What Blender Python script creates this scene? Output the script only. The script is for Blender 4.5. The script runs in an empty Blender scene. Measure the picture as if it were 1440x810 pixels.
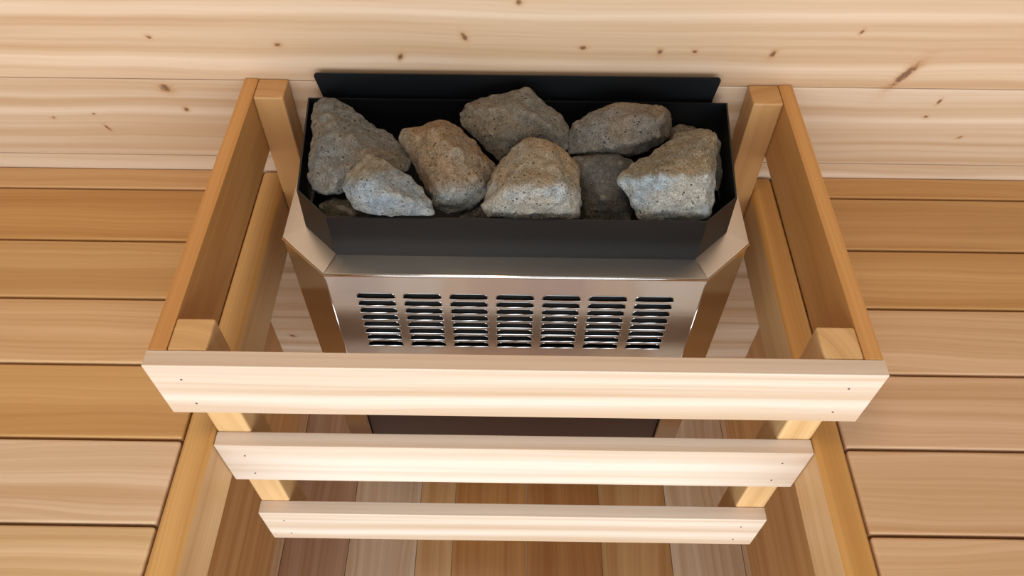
import bpy, bmesh, math, random
from mathutils import Vector, Matrix, noise
import numpy as np

C = bpy.context.scene.collection
SC = bpy.context.scene
random.seed(7)

def lin(r, g, b):
    f = lambda c: (c/255/12.92) if c/255 <= .04045 else ((c/255+.055)/1.055)**2.4
    return (f(r), f(g), f(b), 1)

# ------------------------------------------------------------------ camera
CAM = dict(x=-.002, y=-.8388, z=.8021, pitch=52.19, yaw=-.238, roll=.576, f=1086.35)
p_, y_, r_ = (math.radians(CAM[k]) for k in ('pitch', 'yaw', 'roll'))
fw = Vector((math.sin(y_)*math.cos(p_), math.cos(y_)*math.cos(p_), -math.sin(p_)))
rt0 = Vector((math.cos(y_), -math.sin(y_), 0))
up0 = rt0.cross(fw)
rt = rt0*math.cos(r_) + up0*math.sin(r_)
up = -rt0*math.sin(r_) + up0*math.cos(r_)
cam_pos = Vector((CAM['x'], CAM['y'], CAM['z']))
cd = bpy.data.cameras.new('camera')
cam = bpy.data.objects.new('camera', cd)
C.objects.link(cam)
M4 = Matrix((rt, up, -fw)).transposed().to_4x4()
M4.translation = cam_pos
cam.matrix_world = M4
cd.sensor_width = 36
cd.lens = CAM['f']/1440*36
cd.clip_start = .01
SC.camera = cam

# ------------------------------------------------------------------ world, lights, exposure
SC.view_settings.view_transform = 'Standard'
SC.view_settings.look = 'None'
SC.view_settings.gamma = 1
SC.view_settings.use_curve_mapping = False
SC.view_settings.exposure = -.08
w = bpy.data.worlds.new('room_air')
SC.world = w
w.use_nodes = True
w.node_tree.nodes['Background'].inputs[0].default_value = (1.0, .80, .59, 1)
w.node_tree.nodes['Background'].inputs[1].default_value = .215

def area(name, loc, target, sx, sy, power, col):
    l = bpy.data.lights.new(name, 'AREA')
    l.shape = 'RECTANGLE'
    l.size, l.size_y, l.energy, l.color = sx, sy, power, col
    o = bpy.data.objects.new(name, l)
    C.objects.link(o)
    o.location = loc
    o.rotation_euler = (Vector(target)-Vector(loc)).to_track_quat('-Z', 'Y').to_euler()
    return o
# the glass front of the sauna behind the camera: cool daylight, low
area('glass_front_daylight', (.1, -2.3, .35), (.1, 0, .33), 3.6, 1.7, 100, (.82, .92, 1.0))
# added unseen light, meant to brighten the reflection in the heater front
area('added_high_light', (.0, -2.3, 2.0), (0, -.6, .0), 3.0, .9, 14, (.78, .90, 1.0))
# the warm ceiling lamp
area('ceiling_lamp', (-.3, -.7, 1.75), (0, -.3, 0), .5, .5, 8, (1.0, .82, .62))

# ------------------------------------------------------------------ helpers
def box_bm(bm, x0, x1, y0, y1, z0, z1, bev=0, seg=2):
    m = bmesh.new()
    bmesh.ops.create_cube(m, size=1)
    for v in m.verts:
        v.co = Vector(((x0+x1)/2+v.co.x*(x1-x0), (y0+y1)/2+v.co.y*(y1-y0), (z0+z1)/2+v.co.z*(z1-z0)))
    if bev:
        bmesh.ops.bevel(m, geom=m.edges[:], offset=bev, segments=seg, profile=.5, affect='EDGES')
    merge(bm, m)

def merge(bm, m):
    me = bpy.data.meshes.new('t')
    m.to_mesh(me)
    m.free()
    bm.from_mesh(me)
    bpy.data.meshes.remove(me)

def obj(name, bm, mat, parent=None, color=None, smooth=False, loc=None):
    bmesh.ops.recalc_face_normals(bm, faces=bm.faces[:])
    me = bpy.data.meshes.new(name)
    bm.to_mesh(me)
    bm.free()
    if smooth:
        for p in me.polygons:
            p.use_smooth = True
    o = bpy.data.objects.new(name, me)
    C.objects.link(o)
    if isinstance(mat, (list, tuple)):
        for m in mat:
            me.materials.append(m)
    else:
        me.materials.append(mat)
    if color:
        o.color = color
    if parent:
        o.parent = parent
    return o

def recenter(o, c):
    """moves the origin of a mesh to the world point c (thing at the world origin)"""
    o.data.transform(Matrix.Translation(-Vector(c)))
    o.location = Vector(c) - (o.parent.location if o.parent else Vector((0, 0, 0)))

def thing(name, label, cat, loc=(0, 0, 0), group=None):
    o = bpy.data.objects.new(name, None)
    o.empty_display_size = .05
    C.objects.link(o)
    o.location = loc
    o['label'] = label
    o['category'] = cat
    if group:
        o['group'] = group
    return o

def board(name, x0, x1, y0, y1, z0, z1, mat, parent, color, bev=.0015, seg=2, axis='x'):
    """one board, its local X along the grain"""
    c = Vector(((x0+x1)/2, (y0+y1)/2, (z0+z1)/2))
    d = Vector((x1-x0, y1-y0, z1-z0))/2
    bm = bmesh.new()
    if axis == 'x':
        dd, rot = d, (0, 0, 0)
    elif axis == 'y':
        dd, rot = Vector((d.y, d.x, d.z)), (0, 0, math.pi/2)
    else:
        dd, rot = Vector((d.z, d.y, d.x)), (0, math.pi/2, 0)
    box_bm(bm, -dd.x, dd.x, -dd.y, dd.y, -dd.z, dd.z, bev, seg)
    o = obj(name, bm, mat, parent, color)
    o.location = c-(parent.location if parent else Vector((0, 0, 0)))
    o.rotation_euler = rot
    return o

# ------------------------------------------------------------------ materials
class NT:
    def __init__(s, name):
        s.m = bpy.data.materials.new(name)
        s.m.use_nodes = True
        s.t = s.m.node_tree
        s.b = s.t.nodes['Principled BSDF']
    def n(s, typ, ins=None, **kw):
        nd = s.t.nodes.new(typ)
        for k, v in kw.items():
            setattr(nd, k, v)
        for k, v in (ins or {}).items():
            if isinstance(v, bpy.types.NodeSocket):
                s.t.links.new(v, nd.inputs[k])
            else:
                nd.inputs[k].default_value = v
        return nd
    def math(s, op, a, b=None, c=None, clamp=False):
        ins = {0: a}
        if b is not None: ins[1] = b
        if c is not None: ins[2] = c
        return s.n('ShaderNodeMath', ins, operation=op, use_clamp=clamp).outputs[0]
    def mixc(s, f, a, b, bt='MIX'):
        nd = s.n('ShaderNodeMix', data_type='RGBA', blend_type=bt)
        for i, v in ((0, f), (6, a), (7, b)):
            if isinstance(v, bpy.types.NodeSocket): s.t.links.new(v, nd.inputs[i])
            else: nd.inputs[i].default_value = v
        return nd.outputs[2]
    def ramp(s, fac, stops):
        nd = s.n('ShaderNodeValToRGB', {0: fac})
        el = nd.color_ramp.elements
        while len(el) < len(stops): el.new(.5)
        for e, (p, c) in zip(el, stops):
            e.position = p
            e.color = c if len(c) == 4 else (*c, 1)
        return nd.outputs[0]
    def set(s, k, v):
        if isinstance(v, bpy.types.NodeSocket): s.t.links.new(v, s.b.inputs[k])
        else: s.b.inputs[k].default_value = v

def wood(name, ring=34, streak=.5, rough=.5, knots=None, plank=False, contrast=1.0, coat=0.0, warm=(1, .92, .82), spec=.35, wander=1.0, bandf=55, fixed=None):
    """cedar: grain runs along local X, growth rings around a far pith"""
    N = NT(name)
    tc = N.n('ShaderNodeTexCoord').outputs['Object']
    oi = N.n('ShaderNodeObjectInfo')
    sp = N.n('ShaderNodeSeparateXYZ', {0: tc})
    X, Y, Z = sp.outputs
    rnd = oi.outputs['Random']
    if plank:
        pid = N.n('ShaderNodeAttribute', attribute_name='pid').outputs['Fac']
        rnd = N.math('FRACT', N.math('MULTIPLY', pid, 7.317))
        rnd = N.math('ADD', rnd, pid)
    off = N.math('MULTIPLY', rnd, 11.3)
    X = N.math('ADD', X, off)
    kmask = None
    if knots:
        for (kx, kz, kr, asp, ang) in knots:
            v = N.n('ShaderNodeVectorMath', {0: tc, 1: (kx, 0, kz)}, operation='SUBTRACT').outputs[0]
            v = N.n('ShaderNodeVectorRotate', {'Vector': v, 'Angle': math.radians(-ang)}, rotation_type='Y_AXIS').outputs[0]
            v = N.n('ShaderNodeVectorMath', {0: v, 1: (1/kr, 0, asp/kr)}, operation='MULTIPLY').outputs[0]
            L = N.n('ShaderNodeVectorMath', {0: v}, operation='LENGTH').outputs['Value']
            g = N.math('DIVIDE', 1.0, N.math('ADD', N.math('POWER', L, 3.0), 1.0))
            kmask = g if kmask is None else N.math('ADD', kmask, g)
        Z = N.math('ADD', Z, N.math('MULTIPLY', kmask, .010))
    lo = N.n('ShaderNodeCombineXYZ', {0: N.math('MULTIPLY', X, 2.2), 1: N.math('MULTIPLY', Y, 7), 2: N.math('MULTIPLY', Z, 7)}).outputs[0]
    wav = N.n('ShaderNodeTexNoise', {'Vector': lo, 'Scale': 1.0, 'Detail': 2.0}).outputs['Fac']
    # ring distance from a far-off pith
    oy = N.math('ADD', N.math('MULTIPLY', rnd, .10), .05)
    oz = N.math('SUBTRACT', .10, N.math('MULTIPLY', rnd, .17))
    yy = N.math('ADD', Y, oy)
    zz = N.math('ADD', Z, oz)
    R = N.math('SQRT', N.math('ADD', N.math('MULTIPLY', yy, yy), N.math('MULTIPLY', zz, zz)))
    R = N.math('ADD', R, N.math('MULTIPLY', N.math('SUBTRACT', wav, .5), .028*wander))
    irr = N.n('ShaderNodeTexNoise', {'Vector': N.n('ShaderNodeCombineXYZ', {0: R, 1: off}).outputs[0], 'Scale': 45.0, 'Detail': 1.0}).outputs['Fac']
    ph = N.math('FRACT', N.math('MULTIPLY', N.math('ADD', R, N.math('MULTIPLY', irr, .02)), ring*6.0))
    late = N.math('POWER', ph, 3.0)                      # thin late-wood line at each ring
    late = N.math('MULTIPLY', late, N.math('LESS_THAN', ph, .97))
    band = N.n('ShaderNodeTexNoise', {'Vector': N.n('ShaderNodeCombineXYZ', {0: N.math('MULTIPLY', X, .5), 1: N.math('MULTIPLY', R, bandf), 2: off}).outputs[0], 'Scale': 1.0, 'Detail': 3.0, 'Roughness': .6}).outputs['Fac']
    fib = N.n('ShaderNodeTexNoise', {'Vector': N.n('ShaderNodeCombineXYZ', {0: N.math('MULTIPLY', X, 14), 1: N.math('MULTIPLY', Y, 900), 2: N.math('MULTIPLY', Z, 900)}).outputs[0], 'Scale': 1.0, 'Detail': 2.0}).outputs['Fac']
    base = oi.outputs['Color']
    if plank:
        pc = N.n('ShaderNodeAttribute', attribute_name='pcol').outputs['Color']
        base = pc
    if fixed: base = N.n('ShaderNodeRGB').outputs[0]; base.default_value = fixed
    dark = N.mixc(1.0, base, (warm[0]*.80, warm[1]*.76, warm[2]*.70, 1), 'MULTIPLY')
    light = N.mixc(1.0, base, (1.10, 1.15, 1.22, 1), 'MULTIPLY')
    bnd = N.n('ShaderNodeMapRange', {0: band, 1: .34, 2: .66}).outputs[0]
    col = N.mixc(bnd, dark, light)
    col = N.mixc(1-streak, col, base) if not isinstance(streak, bpy.types.NodeSocket) else col
    l2 = N.mixc(1.0, col, (.74, .64, .52, 1), 'MULTIPLY')
    col = N.mixc(N.math('MULTIPLY', late, .42*contrast), col, l2)
    col = N.mixc(N.math('MULTIPLY', N.math('SUBTRACT', fib, .35), .35), col, N.mixc(1.0, col, (.82, .76, .68, 1), 'MULTIPLY'))
    if kmask is not None:
        halo = N.n('ShaderNodeMapRange', {0: kmask, 1: .04, 2: .6}).outputs[0]
        col = N.mixc(N.math('MULTIPLY', halo, .55), col, lin(176, 124, 78))
        nn = N.n('ShaderNodeTexNoise', {'Vector': tc, 'Scale': 160.0, 'Detail': 3.0}).outputs['Fac']
        core = N.n('ShaderNodeMapRange', {0: N.math('ADD', kmask, N.math('MULTIPLY', N.math('SUBTRACT', nn, .5), 1.1)), 1: .5, 2: .95}).outputs[0]
        col = N.mixc(N.math('MULTIPLY', core, .8), col, lin(92, 56, 34))
    N.set('Base Color', col)
    N.set('Roughness', rough)
    N.set('Specular IOR Level', spec)
    if coat:
        N.set('Coat Weight', coat)
        N.set('Coat Roughness', .16)
    bh = N.math('ADD', N.math('MULTIPLY', late, .3), N.math('MULTIPLY', fib, .7))
    bp = N.n('ShaderNodeBump', {'Height': bh, 'Strength': .12, 'Distance': .0006})
    N.set('Normal', bp.outputs[0])
    return N.m

def metal(name, col, rough, aniso=False, bump=0.0):
    N = NT(name)
    N.set('Base Color', col)
    N.set('Metallic', 1.0)
    tc = N.n('ShaderNodeTexCoord').outputs['Object']
    mp = N.n('ShaderNodeMapping', {0: tc, 3: (6, 6, 500)}).outputs[0]
    ns = N.n('ShaderNodeTexNoise', {'Vector': mp, 'Scale': 1.0, 'Detail': 3.0}).outputs['Fac']
    N.set('Roughness', N.n('ShaderNodeMapRange', {0: ns, 3: rough*.8, 4: rough*1.25}).outputs[0])
    if bump:
        N.set('Normal', N.n('ShaderNodeBump', {'Height': ns, 'Strength': bump, 'Distance': .0003}).outputs[0])
    return N.m

def black_paint(name, col, rough):
    N = NT(name)
    tc = N.n('ShaderNodeTexCoord').outputs['Object']
    ns = N.n('ShaderNodeTexNoise', {'Vector': tc, 'Scale': 900.0, 'Detail': 2.0}).outputs['Fac']
    N.set('Base Color', col)
    N.set('Roughness', rough)
    N.set('Specular IOR Level', .4)
    N.set('Normal', N.n('ShaderNodeBump', {'Height': ns, 'Strength': .15, 'Distance': .0004}).outputs[0])
    return N.m

def stone_mat():
    N = NT('volcanic_stone')
    tc = N.n('ShaderNodeTexCoord').outputs['Object']
    oi = N.n('ShaderNodeObjectInfo')
    v = N.n('ShaderNodeVectorMath', {0: tc, 1: N.n('ShaderNodeCombineXYZ', {0: N.math('MULTIPLY', oi.outputs['Random'], 9.0)}).outputs[0]}, operation='ADD').outputs[0]
    big = N.n('ShaderNodeTexNoise', {'Vector': v, 'Scale': 17.0, 'Detail': 4.0, 'Roughness': .6}).outputs['Fac']
    med = N.n('ShaderNodeTexNoise', {'Vector': v, 'Scale': 110.0, 'Detail': 6.0, 'Roughness': .7}).outputs['Fac']
    fine = N.n('ShaderNodeTexNoise', {'Vector': v, 'Scale': 700.0, 'Detail': 3.0, 'Roughness': .7}).outputs['Fac']
    pits = N.n('ShaderNodeTexVoronoi', {'Vector': v, 'Scale': 150.0, 'Randomness': 1.0}).outputs['Distance']
    pit = N.n('ShaderNodeMapRange', {0: pits, 1: .14, 2: .26, 3: 1.0, 4: 0.0}).outputs[0]
    pit = N.math('MULTIPLY', pit, N.math('GREATER_THAN', med, .51))
    sp = N.n('ShaderNodeTexVoronoi', {'Vector': v, 'Scale': 230.0, 'Randomness': 1.0}).outputs['Distance']
    speck = N.n('ShaderNodeMapRange', {0: sp, 1: .10, 2: .22, 3: 1.0, 4: 0.0}).outputs[0]
    speck = N.math('MULTIPLY', speck, N.math('LESS_THAN', med, .49))
    base = N.n('ShaderNodeAttribute', attribute_name='tint').outputs['Color']
    tan = N.mixc(1.0, base, (1.04, .93, .80, 1), 'MULTIPLY')
    gry = N.mixc(1.0, base, (.90, .97, 1.04, 1), 'MULTIPLY')
    col = N.mixc(N.n('ShaderNodeMapRange', {0: big, 1: .42, 2: .60}).outputs[0], gry, tan)
    col = N.mixc(N.n('ShaderNodeMapRange', {0: med, 1: .3, 2: .7}).outputs[0], N.mixc(1.0, col, (.58, .57, .55, 1), 'MULTIPLY'), N.mixc(1.0, col, (1.3, 1.3, 1.3, 1), 'MULTIPLY'))
    col = N.mixc(N.n('ShaderNodeMapRange', {0: fine, 1: .35, 2: .65}).outputs[0], N.mixc(1.0, col, (.55, .54, .53, 1), 'MULTIPLY'), N.mixc(1.0, col, (1.4, 1.4, 1.4, 1), 'MULTIPLY'))
    col = N.mixc(N.math('MULTIPLY', speck, .6), col, lin(200, 192, 176))
    col = N.mixc(N.math('MULTIPLY', pit, .75), col, lin(40, 36, 34))
    geo = N.n('ShaderNodeNewGeometry').outputs['Pointiness']
    worn = N.n('ShaderNodeMapRange', {0: N.math('ADD', geo, N.math('MULTIPLY', N.math('SUBTRACT', med, .5), .08)), 1: .53, 2: .60}).outputs[0]
    col = N.mixc(N.math('MULTIPLY', worn, .5), col, lin(196, 188, 176))
    N.set('Base Color', col)
    N.set('Roughness', .92)
    N.set('Specular IOR Level', .25)
    h = N.math('ADD', N.math('MULTIPLY', med, 1.0), N.math('MULTIPLY', fine, .35))
    h = N.math('SUBTRACT', h, N.math('MULTIPLY', pit, .5))
    N.set('Normal', N.n('ShaderNodeBump', {'Height': h, 'Strength': 1.0, 'Distance': .006}).outputs[0])
    return N.m

WALLKNOTS = [  # x, z, radius, squash, angle  (world metres on the back wall)
]
def px_ray(u, v):
    return (fw + rt*((u-720)/CAM['f']) - up*((v-405)/CAM['f']))
def on_wall(u, v, y=0.0):
    d = px_ray(u, v)
    t = (y-cam_pos.y)/d.y
    return cam_pos + d*t
# knots of the wall boards, placed where they stand on the wall
for u, v, r, a, g in ((233, 124, .0085, 1.3, 20), (209, 52, .004, 1.4, 20), (391, 63, .005, 1.5, 0), (262, 154, .0035, 1, 0),
                      (132, 160, .003, 1.5, 0), (152, 180, .006, 2.4, 60), (653, 52, .0065, 1.8, 60), (563, 80, .006, 1.8, -70),
                      (820, 67, .005, 1.6, 0), (928, 73, .0045, 1.2, 90), (977, 73, .0035, 1.2, 0), (1087, 76, .006, 1.6, -60),
                      (1212, 45, .004, 1.8, -60), (1321, 143, .005, 2, -70), (1302, 164, .003, 1.4, 0), (1350, 193, .004, 2, -30),
                      (1272, 106, .026, 4.2, -56), (411, 472, .007, 1.9, 30), (730, 3, .004, 1, 0), (75, 165, .003, 1.3, 0)):
    q = on_wall(u, v)
    WALLKNOTS.append((q.x, q.z, r, a, g))

M_wall = wood('cedar_wall_boards', ring=17, streak=1.0, rough=.5, knots=WALLKNOTS, plank=True, contrast=.38, wander=.8, bandf=42)
M_wood = wood('cedar_boards', ring=30, streak=.85, rough=.42, contrast=.7, wander=.6)
M_bench = wood('bench_cedar', ring=24, streak=.75, rough=.45, contrast=.75, wander=1.7)
M_sap_lit = wood('cedar_sapwood_lit', ring=30, streak=.7, rough=.45, contrast=.8, wander=.5, fixed=lin(208, 168, 120))
M_pale = wood('pale_cedar_slats', ring=14, streak=1.0, rough=.5, contrast=.5, wander=.35)
M_floor = wood('glossy_cedar_floor', ring=30, streak=.8, rough=.3, plank=True, contrast=1.0, coat=1.0, bandf=110)
M_steel = metal('brushed_stainless_steel', (.66, .64, .62, 1), .13, bump=.05)
M_satin = metal('satin_stainless_steel', (.68, .65, .62, 1), .34)
M_edge = metal('polished_steel_edge', (.9, .9, .9, 1), .12)
M_black = black_paint('matte_black_paint', lin(15, 16, 18), .40)
M_dark = black_paint('dark_heater_inside', lin(8, 8, 8), .8)
M_lower = black_paint('dark_brown_reflection', lin(58, 36, 26), .45)
M_nail = metal('nail_head', (.25, .22, .2, 1), .4)
M_stone = stone_mat()

# ------------------------------------------------------------------ setting
def planks(name, mat, boxes, cols, bev=.0012, origin=(0, 0, 0), rot=None):
    """one mesh of many boards; each board carries its own pid and pcol"""
    bm = bmesh.new()
    pid = bm.faces.layers.float.new('pid')
    pc = bm.faces.layers.float_color.new('pcol')
    for i, (b, c) in enumerate(zip(boxes, cols)):
        n0 = len(bm.faces)
        box_bm(bm, *b, bev, 2)
        bm.faces.ensure_lookup_table()
        pid = bm.faces.layers.float['pid']
        pc = bm.faces.layers.float_color['pcol']
        for f in bm.faces[n0:]:
            f[pid] = i*1.37+.21
            f[pc] = c
    o = obj(name, bm, mat)
    if rot: o.rotation_euler = rot
    o['kind'] = 'structure'
    return o

ZF = -.70
PITCHW = .1345
boxes, cols = [], []
z = .027-6*PITCHW
wc = [lin(200, 172, 144), lin(206, 178, 150), lin(203, 174, 146), lin(205, 174, 144)]
i = 0
while z < 1.6:
    zz0, zz1 = max(z, ZF), z+PITCHW-.0008
    boxes.append((-1.7, 1.7, 0, .02, zz0, zz1))
    cols.append(wc[i % 4])
    z += PITCHW
    i += 1
planks('wall_back', M_wall, boxes, cols)

# floor boards run towards the camera: built along local X, turned 90 degrees
boxes, cols = [], []
fx = [-1.7, -1.55, -1.41, -1.27, -1.13, -.99, -.85, -.71, -.58, -.445, -.318, -.185, -.115, .03, .175, .31, .45, .58, .71, .85, .99, 1.13, 1.27, 1.41, 1.55, 1.7]
fc = [lin(190, 152, 118), lin(170, 116, 72), lin(162, 110, 68), lin(182, 142, 106)]
fcs = {9: lin(160, 122, 96), 10: lin(184, 154, 126), 11: lin(182, 138, 94), 12: lin(166, 114, 66), 13: lin(154, 104, 60), 14: lin(172, 128, 82), 15: lin(186, 156, 126)}
for i in range(len(fx)-1):
    boxes.append((-2.6, .0, -fx[i+1]+.0005, -fx[i]-.0005, ZF-.02, ZF))
    cols.append(fcs.get(i, fc[i % 4]))
planks('floor', M_floor, boxes, cols, rot=(0, 0, math.pi/2), bev=.0008)

# ------------------------------------------------------------------ benches with the heater recess between them
XI, XO, TA = .3425, .377, .0905
PX = .46
GOLD, GOLD2, TAN = lin(205, 158, 104), lin(196, 148, 92), lin(212, 174, 132)
bench_tone = {
    -1: [lin(208, 162, 112), lin(196, 146, 88), lin(200, 156, 102), lin(214, 174, 128), lin(206, 160, 104), lin(216, 184, 150), lin(216, 182, 140)],
    1: [lin(202, 154, 100), lin(190, 144, 92), lin(198, 152, 98), lin(212, 174, 136), lin(212, 174, 138), lin(210, 172, 134), lin(214, 176, 138)]}
for s, lab in ((-1, 'cedar sauna bench of horizontal boards left of the heater recess'),
               (1, 'cedar sauna bench of horizontal boards right of the heater recess')):
    t = thing('sauna_bench', lab, 'bench', (s*.9, -.35, ZF), group=None)
    edges = [0, -.0425] + [-.0425-.0995*k for k in range(1, 7)]
    for k in range(7):
        y1, y0 = edges[k]-.0014*(k > 0), edges[k+1]+.0014
        xa, xb = (XO+.0012, 1.7)
        x0, x1 = (-xb, -xa) if s < 0 else (xa, xb)
        board('bench_board', x0, x1, y0, y1-.0005, -.027, -.0002, M_bench, t, bench_tone[s][k], bev=.0028, seg=3)
    x0, x1 = (-XO, -XI) if s < 0 else (XI, XO)
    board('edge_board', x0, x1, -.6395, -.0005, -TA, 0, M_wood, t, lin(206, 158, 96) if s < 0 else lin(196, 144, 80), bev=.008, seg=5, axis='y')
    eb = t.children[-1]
    eb.data.materials.append(M_sap_lit)
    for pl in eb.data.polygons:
        if pl.normal.y*s > .9: pl.material_index = 1      # paler inner face: sapwood tone with window light put into the colour
    # inner side board wall of the recess, standing on the floor
    x0, x1 = (-PX-.02, -PX) if s < 0 else (PX, PX+.02)
    board('side_panel', x0, x1, -.62, -.0005, ZF, -.0275, M_wood, t, lin(190, 138, 84), bev=.001, axis='y')
    x0, x1 = (-PX, -XO) if s < 0 else (XO, PX)

# ------------------------------------------------------------------ wooden guard around the heater
W, T, P_, H, HR, YF = .36, .018, .039, .1655, .093, -.4455
g = thing('heater_guard', 'open cedar rail guard frame standing around the stone heater', 'guard rail', (0, -.22, -.30))
RAIL, RIN = lin(204, 142, 74), lin(190, 130, 74)
SL = lin(213, 191, 170)
def nails(par, pts, y):
    for (x, z) in pts:
        bm = bmesh.new()
        bmesh.ops.create_cone(bm, cap_ends=True, segments=10, radius1=.0011, radius2=.0011, depth=.0012)
        bmesh.ops.transform(bm, matrix=Matrix.Rotation(math.pi/2, 4, 'X'), verts=bm.verts)
        o = obj('nail', bm, M_nail, par)
        o.location = Vector((x, y, z))-par.location-g.location
for s in (-1, 1):
    x0, x1 = (-W, -W+T) if s < 0 else (W-T, W)
    board('side_rail', x0, x1, YF+T+.0003, -.0008, H-HR, H, M_wood, g, lin(198, 144, 84), bev=.0008, axis='y')
    x0, x1 = (-W+T, -W+T+P_) if s < 0 else (W-T-P_, W-T)
    e = .0003*s
    board('post', x0+e*-1, x1-e, -.0008-P_, -.0008, -.30, H-.0005, M_wood, g, lin(192, 144, 92), bev=.0022, axis='z')
    board('post', x0+e*-1, x1-e, YF+T+.0003, YF+T+P_, -.30, H-.0005, M_wood, g, lin(210, 168, 116), bev=.0022, axis='z')
fr = board('front_rail', -W-.001, W+.001, YF, YF+T, H-HR, H, M_pale, g, lin(208, 184, 162), bev=.0008)
nails(fr, [(s*(W-.030), H-HR*q) for s in (-1, 1) for q in (.27, .78)], YF)
for zt in (-.0048, -.2055):
    sl = board('slat', -XI+.0008, XI-.0008, YF, YF+T, zt-.0925, zt, M_pale, g, SL, bev=.0008)
    nails(sl, [(s*(XI-.03), zt-.0925*q) for s in (-1, 1) for q in (.27, .78)], YF)

# ------------------------------------------------------------------ heater
ht = thing('sauna_heater', 'stainless steel electric sauna heater with black stone tray on the wall', 'heater', (0, -.14, -.42))
def hobj(name, bm, mat, smooth=False, parent=None):
    o = obj(name, bm, mat, ht if parent is None else parent, smooth=smooth)
    if parent is None:
        o.data.transform(Matrix.Translation(-ht.location))
    return o
def sheet(bm, a, b, th, mi=0):
    """thick wall between the two lists of points a (outer) and b (inner)"""
def wall_strip(bm, outer, inner, z0o, z1o, z0i=None, closed=False, ztop=None):
    n = len(outer)
    vo0 = [bm.verts.new((x, y, z0o)) for x, y in outer[0]] if isinstance(outer[0][0], tuple) else None
# tray: rim and foot outlines (x,y), tapering walls 2 mm thick
HC = -.0007
rim = [(-.2745, -.026), (-.2585, -.196), (-.2175, -.2385), (.2170, -.2385), (.2575, -.199), (.2735, -.026)]
foot = [(-.2700, -.026), (-.2615, -.194), (-.2170, -.2385), (.2165, -.2385), (.2605, -.195), (.2690, -.026)]
ZR, ZB = .155, .0905
def inset(poly, d):
    cx = sum(p[0] for p in poly)/len(poly)
    out = []
    n = len(poly)
    for i in range(n):
        a, b, c = Vector(poly[i-1]), Vector(poly[i]), Vector(poly[(i+1) % n])
        e1, e2 = (b-a).normalized(), (c-b).normalized()
        n1, n2 = Vector((-e1.y, e1.x)), Vector((-e2.y, e2.x))
        m = (n1+n2).normalized()
        k = d/max(.3, m.dot(n1))
        out.append(tuple(b+m*k))
    return out
bm = bmesh.new()
ri, fi = inset(rim, .002), inset(foot, .002)
ZI = .045
A = [bm.verts.new((x, y, ZB-.012)) for x, y in foot]
B = [bm.verts.new((x, y, ZR)) for x, y in rim]
Cc = [bm.verts.new((x, y, ZR)) for x, y in ri]
D = [bm.verts.new((x, y, ZI)) for x, y in fi]
n = 6
for i in range(n):
    j = (i+1) % n
    bm.faces.new((A[i], A[j], B[j], B[i]))
    bm.faces.new((B[i], B[j], Cc[j], Cc[i]))
    bm.faces.new((Cc[i], Cc[j], D[j], D[i]))
bm.faces.new(D)
A2 = [bm.verts.new((x, y, ZI-.002)) for x, y in foot]
for i in range(n):
    j = (i+1) % n
    bm.faces.new((A2[i], A2[j], A[j], A[i]))
bm.faces.new(A2[::-1])
tray = hobj('stone_tray', bm, M_black)

# raised back plate behind the tray, flaring upwards
bm = bmesh.new()
yb = -.0135
def back_plate_outline():
    q = [(-.253, .120), (.2535, .120), (.2615, .184-.004)]
    out = [(-.2535, .120), (.2530, .120)]
    for k in range(5):
        a = k/4*math.pi/2
        out.append((.2615-.005+.005*math.cos(a)+0, .1795+.005*math.sin(a)))
    for k in range(5):
        a = math.pi/2+k/4*math.pi/2
        out.append((-.2645+.005+.005*math.cos(a), .1790+.005*math.sin(a)))
    return out
po = back_plate_outline()
f = bm.faces.new([bm.verts.new((x, yb, z)) for x, z in po])
r = bmesh.ops.extrude_face_region(bm, geom=[f])
bmesh.ops.translate(bm, vec=(0, .002, 0), verts=[v for v in r['geom'] if isinstance(v, bmesh.types.BMVert)])
hobj('back_plate', bm, M_black)

# casing outline
ZT, ZBOT = .089, -.43
co = [(-.2865, -.004), (-.2865, -.211), (-.2275, -.2675), (.2265, -.2675), (.2850, -.211), (.2850, -.004)]
ci = [(-.2600, -.004), (-.2600, -.195), (-.2165, -.2370), (.2160, -.2370), (.2600, -.195), (.2600, -.004)]
def slab(bm, quad, z0, z1):
    lo = [bm.verts.new((x, y, z0)) for x, y in quad]
    hi = [bm.verts.new((x, y, z1)) for x, y in quad]
    bm.faces.new(hi); bm.faces.new(lo[::-1])
    for i in range(len(quad)):
        j = (i+1) % len(quad)
        bm.faces.new((lo[i], lo[j], hi[j], hi[i]))
def lerp2(a, b, t): return (a[0]+(b[0]-a[0])*t, a[1]+(b[1]-a[1])*t)
bm = bmesh.new(); slab(bm, [co[2], co[3], ci[3], ci[2]], ZT-.002, ZT); hobj('top_strip', bm, M_satin)
for i in (1, 3):
    bm = bmesh.new()
    def tilted(a, b, c, d):      # outer edge a-b lower than the inner edge c-d
        slab(bm, [a, b, c, d], ZT-.0015, ZT+.0006)
        bm.verts.ensure_lookup_table()
        for v in bm.verts[-8:]:
            if min((v.co.xy-Vector(c)).length, (v.co.xy-Vector(d)).length) < 1e-5: v.co.z += .0018
    tilted(co[i], co[i+1], ci[i+1], ci[i])
    if i == 1: tilted(co[1], co[0], ci[0], ci[1])
    else: tilted(co[4], co[5], ci[5], ci[4])
    hobj('top_corner_plate', bm, M_satin)
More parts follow.
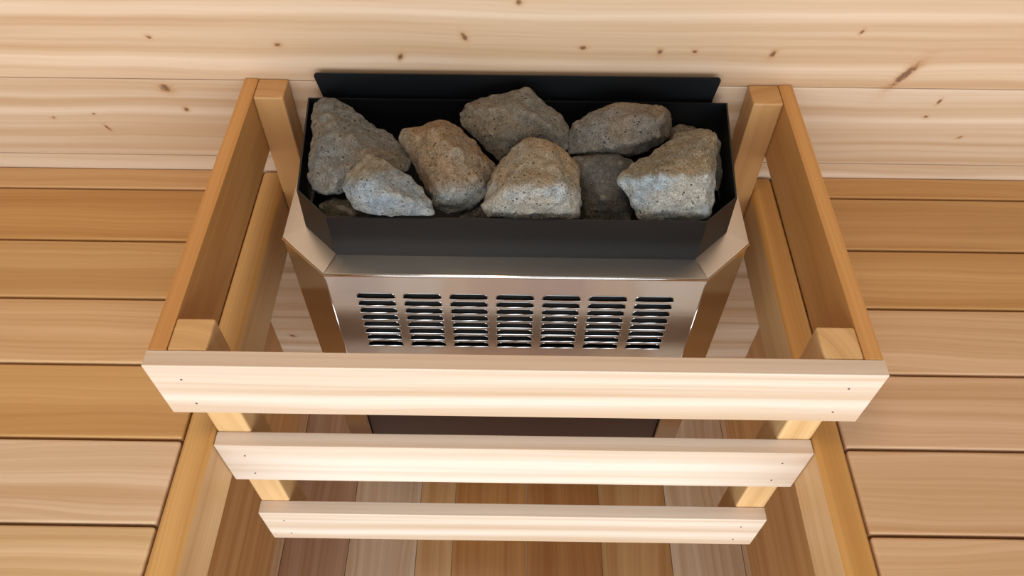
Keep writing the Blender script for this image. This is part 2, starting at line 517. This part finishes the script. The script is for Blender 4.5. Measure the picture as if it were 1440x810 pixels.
# rolled front edge
bm = bmesh.new()
path = [co[1], co[2], co[3], co[4]]
ring = []
for i, (x, y) in enumerate(path):
    dx = -1 if x < 0 else 1
    nrm = Vector((dx*.38, -.92)) if i in (1, 2) else Vector((dx*.9, -.42))
    vs = []
    for k in range(9):
        a = -math.pi/2+k/8*math.pi
        vs.append(bm.verts.new((x+nrm.x*.0022*math.cos(a), y+nrm.y*.0022*math.cos(a), ZT-.0020+.0026*math.sin(a))))
    ring.append(vs)
for a, b in zip(ring, ring[1:]):
    for k in range(8):
        bm.faces.new((a[k], b[k], b[k+1], a[k+1]))
hobj('rolled_edge', bm, M_edge, smooth=True)

# vented front panel: real holes with raised lips
yF = co[2][1]
x0, x1 = co[2][0], co[3][0]
cols_x = [-.1715+.0570*k for k in range(7)]
rows_z = [.0475-.0149*k for k in range(8)]
cw, chh = .0570, .0149
def hole(cx, cz, hw, hh, r):
    pts = []
    for k in range(6):
        a = k/5*math.pi/2
        pts.append((cx+hw-r+r*math.cos(a), cz+hh-r+r*math.sin(a)))
    for k in range(6):
        a = math.pi/2+k/5*math.pi/2
        pts.append((cx-hw+r+r*math.cos(a), cz+hh-r+r*math.sin(a)))
    pts += [(cx-hw-.0006, cz-hh), (cx-hw*.5, cz-hh), (cx, cz-hh), (cx+hw*.5, cz-hh), (cx+hw+.0006, cz-hh)]
    return pts
bm = bmesh.new()
vc = {}
def V(x, y, z):
    k = (round(x, 5), round(y, 5), round(z, 5))
    if k not in vc: vc[k] = bm.verts.new((x, y, z))
    return vc[k]
ang = lambda p, c: math.atan2(p[1]-c[1], p[0]-c[0])
XA, XB = cols_x[0]-cw/2, cols_x[-1]+cw/2
ZA, ZBb = rows_z[-1]-chh/2, rows_z[0]+chh/2
# inset loop lets the flat of the panel meet each punched hole
for cx in cols_x:
    for cz in rows_z:
        hp = hole(cx, cz-.0002, .0232, .0047, .0062)
        # project every hole point to the cell border along a ray from the cell centre
        bp_ = []
        for (px, pz) in hp:
            dx, dz = (px-cx)/(cw/2), (pz-cz)/(chh/2)
            k = 1/max(abs(dx), abs(dz))
            bp_.append((cx+(px-cx)*k, cz+(pz-cz)*k))
        hv = [bm.verts.new((px, yF, pz)) for px, pz in hp]
        bv = [bm.verts.new((px, yF, pz)) for px, pz in bp_]
        m = len(hp)
        for i in range(m):
            j = (i+1) % m
            # add the cell corner where the border turns
            (ax, az), (bx, bz) = bp_[i], bp_[j]
            vs = [hv[i], bv[i]]
            if abs(ax-bx) > 1e-6 and abs(az-bz) > 1e-6:
                cxn = cx+math.copysign(cw/2, (ax+bx)/2-cx)
                czn = cz+math.copysign(chh/2, (az+bz)/2-cz)
                vs.append(bm.verts.new((cxn, yF, czn)))
            vs += [bv[j], hv[j]]
            bm.faces.new(vs)
        # lip: a small raised bead following the punched edge, deeper fold inwards
        prev = None
        L = []
        for i, (px, pz) in enumerate(hp):
            o_ = Vector((px-cx, 0, (pz-cz)*3)).normalized()
            th = .0006
            bottom = pz < cz-.003
            pr = .0012 if bottom else .0005
            q = [(px, yF, pz), (px+o_.x*th, yF-pr*.5, pz+o_.z*th), (px+o_.x*th*.4, yF-pr, pz+o_.z*th*.4), (px-o_.x*.0004, yF-pr*.7, pz-o_.z*.0003), (px, yF+.0012, pz)]
            L.append([bm.verts.new(c) for c in q])
        for i in range(m):
            j = (i+1) % m
            for k in range(4):
                bm.faces.new((L[i][k], L[j][k], L[j][k+1], L[i][k+1]))
def rect(xa, xb, za, zb):
    bm.faces.new([bm.verts.new(c) for c in ((xa, yF, za), (xb, yF, za), (xb, yF, zb), (xa, yF, zb))])
rect(x0, XA, ZA, ZBb); rect(XB, x1, ZA, ZBb); rect(x0, x1, ZBb, ZT-.003); rect(x0, x1, -.255, ZA)
bmesh.ops.remove_doubles(bm, verts=bm.verts[:], dist=.00002)
fp = hobj('front_panel', bm, M_steel)
for s, (a, b) in ((-1, (co[1], co[2])), (1, (co[3], co[4]))):
    bm = bmesh.new()
    ia, ib = (lerp2(a, (0, -.1), .006), lerp2(b, (0, -.1), .006))
    slab(bm, [a, b, ib, ia], ZBOT, ZT-.003)
    hobj('corner_panel', bm, M_steel)
    bm = bmesh.new()
    e = co[0] if s < 0 else co[5]
    a2 = co[1] if s < 0 else co[4]
    slab(bm, [e, a2, (a2[0]-s*.0015, a2[1]), (e[0]-s*.0015, e[1])], ZBOT, ZT-.003)
    hobj('side_panel', bm, M_steel)
    # bright fold between front and corner panel
    bm = bmesh.new()
    c2 = co[2] if s < 0 else co[3]
    bmesh.ops.create_cone(bm, cap_ends=True, segments=10, radius1=.0010, radius2=.0010, depth=ZT-.004-ZBOT)
    bmesh.ops.translate(bm, verts=bm.verts, vec=(c2[0], c2[1]+.0004, (ZT-.004+ZBOT)/2))
    hobj('fold', bm, M_steel, smooth=True)
bm = bmesh.new()
box_bm(bm, x0+.0012, x1-.0012, yF+.006, yF+.008, ZBOT, -.25)
hobj('dark_reflection_plate', bm, M_lower)  # dark plate put in for the dark reflection low on the steel front
bm = bmesh.new()
inn = [(-.275, -.006), (-.275, -.205), (-.222, -.2535), (.221, -.2535), (.273, -.205), (.273, -.006)]
slab(bm, inn, ZBOT+.02, ZI-.004)
hobj('inner_box', bm, M_dark)

# ------------------------------------------------------------------ stones
def cv(pts, s, ox, oy): return [(ox+p[0]/s, oy+p[1]/s) + tuple(p[2:]) for p in pts]
A_ = (3.859, 410, 110); B_ = (3.857, 560, 110); C_ = (4.052, 780, 130)
ROCKS = [
 ('large wedge-shaped grey stone leaning in the left rear corner of the tray', A_, .154, .028, lin(136, 131, 124), .75,
  [(150,108),(235,122),(330,165),(430,232),(520,300),(600,370),(650,440),(632,498),(520,540),(390,580),(250,622),(170,635),(110,600),(72,545),(95,480),(135,410),(128,300),(108,190),(122,130)],
  [(195,200,.030),(160,400,.030),(112,545,.012),(250,250,.040),(430,400,.036),(560,430,.020),(250,560,.030)]),
 ('pale blue-grey rounded stone at the front left behind the tray rim', A_, .176, .026, lin(166, 170, 172), 0,
  [(420,412),(480,450),(560,475),(640,530),(720,600),(770,665),(772,735),(700,757),(470,757),(400,735),(335,712),(300,650),(272,590),(280,550),(320,490),(380,440)],
  [(400,500,.026),(345,600,.030),(520,620,.038),(650,660,.026),(470,720,.018)]),
 ('rust-brown ridged stone standing upright left of the centre', B_, .160, .030, lin(158, 140, 120), 0,
  [(220,230),(290,250),(340,290),(400,360),(470,430),(545,465),(515,560),(490,630),(400,690),(320,715),(260,743),(205,720),(188,640),(150,550),(100,460),(50,390),(10,330),(30,285),(90,265),(150,240)],
  [(200,280,.030),(160,300,.026),(215,450,.036),(230,620,.034),(310,380,.040),(420,540,.030),(300,610,.040)]),
 ('broad flat brown-grey stone with pale specks, highest at the back centre', B_, .160, .040, lin(132, 124, 112), 0,
  [(690,55),(740,80),(830,150),(890,215),(938,290),(915,380),(860,400),(750,430),(640,445),(550,445),(480,380),(400,310),(340,250),(325,185),(400,125),(480,100),(560,92),(630,62)],
  [(420,180,.014),(660,150,.024),(620,330,.024),(860,290,.022),(780,250,.028),(500,300,.018)]),
 ('palest dome-shaped stone with a tan top at the front centre', B_, .170, .055, lin(184, 178, 166), 0,
  [(740,330),(830,345),(900,395),(960,460),(985,560),(995,680),(980,765),(700,770),(480,757),(447,690),(500,610),(515,530),(570,450),(630,370),(670,335)],
  [(680,400,.014),(840,400,.016),(660,580,.040),(900,560,.036),(760,600,.044),(560,640,.026),(930,700,.020)]),
 ('oblong brown-grey stone lying level at the back right', C_, .155, .045, lin(138, 129, 119), 0,
  [(300,80),(430,65),(600,72),(650,110),(665,180),(665,250),(620,290),(540,325),(430,360),(350,365),(240,345),(150,352),(80,350),(75,300),(95,190),(180,130)],
  [(200,200,.018),(240,320,.018),(450,130,.028),(610,150,.022),(420,290,.030),(600,250,.022)]),
 ('darker grey-brown stone low between the pale dome stone and the two-tone stone', C_, .126, .030, lin(112, 106, 98), 0,
  [(100,370),(240,348),(350,372),(445,385),(470,500),(450,620),(435,735),(160,735),(145,600),(115,450)],
  [(200,420,.016),(330,430,.016),(260,600,.026),(400,640,.012)]),
 ('two-tone angular stone, tan above and pale grey below, at the front right', C_, .168, .055, lin(168, 163, 152), 0,
  [(905,208),(922,215),(925,400),(915,600),(865,737),(640,740),(490,735),(440,630),(362,510),(385,455),(560,330),(700,245),(830,222)],
  [(420,490,.014),(610,470,.040),(880,470,.040),(820,300,.020),(640,650,.026),(860,640,.026),(900,240,.006)]),
 ('small brown stone peeking out behind the two-tone stone', C_, .115, .035, lin(140, 126, 112), 0,
  [(665,200),(720,187),(790,208),(860,260),(840,380),(700,400),(640,300)],
  [(740,240,.012),(760,320,.014)]),
 ('dark grey stone wedged against the right wall of the tray', C_, .135, .030, lin(110, 104, 94), .5,
  [(880,270),(925,255),(960,290),(972,400),(952,530),(910,570),(860,500),(850,350)],
  [(920,380,.010),(910,480,.008)]),
 ('small dark stone low in the front left corner of the tray', A_, .125, .030, lin(100, 92, 80), 0,
  [(150,690),(200,655),(300,650),(420,690),(440,775),(300,800),(190,790)],
  [(260,700,.016),(330,740,.014)]),
 ('small dark stone low between the rust-brown stone and the pale dome stone', B_, .112, .035, lin(92, 88, 84), 0,
  [(330,760),(370,700),(440,680),(520,700),(560,780),(470,830),(350,820)],
  [(430,730,.012),(450,780,.012)]),
]
def in_tray(p):
    """keeps a stone clear of the tray walls, floor and back plate"""
    p = Vector(p)
    p.y = min(p.y, -.0300)
    if p.z < .158:
        hw = .266 + (.2545-.266)*min(1, max(0, (-.03-p.y)/.165)) - .0035
        p.x = max(-hw, min(hw, p.x))
        if p.y < -.195:
            lim = .2525-(-.195-p.y)*.96-.003
            p.x = max(-lim, min(lim, p.x))
        p.y = max(p.y, -.2345)
    p.z = max(p.z, .0465)
    return p
# stones whose top is browner than the face below: boundary, slope, colours, softness
TWO = {4: (262, .0, lin(160, 144, 122), lin(182, 182, 178), 14),
       7: (248, -.05, lin(148, 134, 112), lin(178, 182, 182), 7),
       2: (268, -.1, lin(148, 128, 106), lin(166, 168, 166), 24),
       1: (243, -.3, lin(160, 146, 124), lin(160, 166, 170), 14)}
def build_rock(idx, label, zm, zc, th, color, tilt, outline, ridges):
    out = cv(outline, *zm)
    rdg = cv(ridges, *zm)
    cu = sum(p[0] for p in out)/len(out)
    cvv = sum(p[1] for p in out)/len(out)
    d = px_ray(cu, cvv)
    t = (zc-cam_pos.z)/d.z
    D = t                                      # distance along the view axis (d.fw = 1)
    def depth_at(u, v):
        return D*(1-tilt) + tilt*((zc-cam_pos.z)/px_ray(u, v).z)
    def P3(u, v, depth): return cam_pos + px_ray(u, v)*depth
    cen = P3(cu, cvv, D)
    rnd = random.Random(100+idx)
    bm = bmesh.new()
    for (u, v) in out:
        D_ = depth_at(u, v)
        bm.verts.new(P3(u, v, D_))
        for k, (sc, dz) in enumerate(((.92, .45), (.68, .85), (.35, 1.0))):
            if k and rnd.random() < .35: continue
            j = 1+rnd.uniform(-.1, .1)
            bm.verts.new(P3(cu+(u-cu)*sc*j, cvv+(v-cvv)*sc*j, D_+th*dz*rnd.uniform(.85, 1.05)))
    for (u, v, h_) in rdg:
        bm.verts.new(P3(u, v, depth_at(u, v)-h_))
    for v in bm.verts: v.co = in_tray(v.co)
    r = bmesh.ops.convex_hull(bm, input=bm.verts[:])
    junk = [v for v in bm.verts if not v.link_faces]
    bmesh.ops.delete(bm, geom=junk, context='VERTS')
    bmesh.ops.recalc_face_normals(bm, faces=bm.faces[:])
    target = .0034
    for _ in range(7):
        es = [e for e in bm.edges if e.calc_length() > target*1.5]
        if not es: break
        bmesh.ops.subdivide_edges(bm, edges=es, cuts=1)
        bmesh.ops.triangulate(bm, faces=[f for f in bm.faces if len(f.verts) > 3])
    for _ in range(1):
        bmesh.ops.smooth_vert(bm, verts=bm.verts[:], factor=.5, use_axis_x=True, use_axis_y=True, use_axis_z=True)
    bm.normal_update()
    sd = Vector((idx*3.1, idx*1.7, idx*.9))
    newco = []
    for v in bm.verts:
        p = v.co
        a = noise.fractal(p*24+sd, 1.0, 2.0, 3)*.0038
        b = noise.fractal(p*95+sd, .9, 2.1, 4)*.0022
        c = -abs(noise.noise(p*55+sd*2))*.0024+.0008
        newco.append(p+v.normal*(a+b+c))
    for v, c in zip(bm.verts, newco): v.co = in_tray(c)
    lay = bm.verts.layers.float_color.new('tint')
    two = TWO.get(idx)
    for v in bm.verts:
        c = Vector(color[:3])
        if two:
            vb, slope, top, bot, soft = two
            q = v.co-cam_pos
            k = 1/q.dot(fw)
            uu, vv = 720+q.dot(rt)*k*CAM['f'], 405-q.dot(up)*k*CAM['f']
            h = (vv-(vb+slope*(uu-cu))+noise.noise(v.co*70+sd)*9)/soft
            h = min(1, max(0, h+.5))
            c = Vector(top[:3])*(1-h)+Vector(bot[:3])*h
        v[lay] = (c.x, c.y, c.z, 1)
    o = obj('stone', bm, M_stone, None, color, smooth=True)
    recenter(o, cen)
    o['label'] = label
    o['category'] = 'stone'
    o['group'] = 'sauna stones in the black tray'
    return o
for i, R_ in enumerate(ROCKS):
    lab, zm, zc, th, col, tilt, ol, rd = R_
    build_rock(i, lab, zm, zc, th, col, tilt, ol, rd)
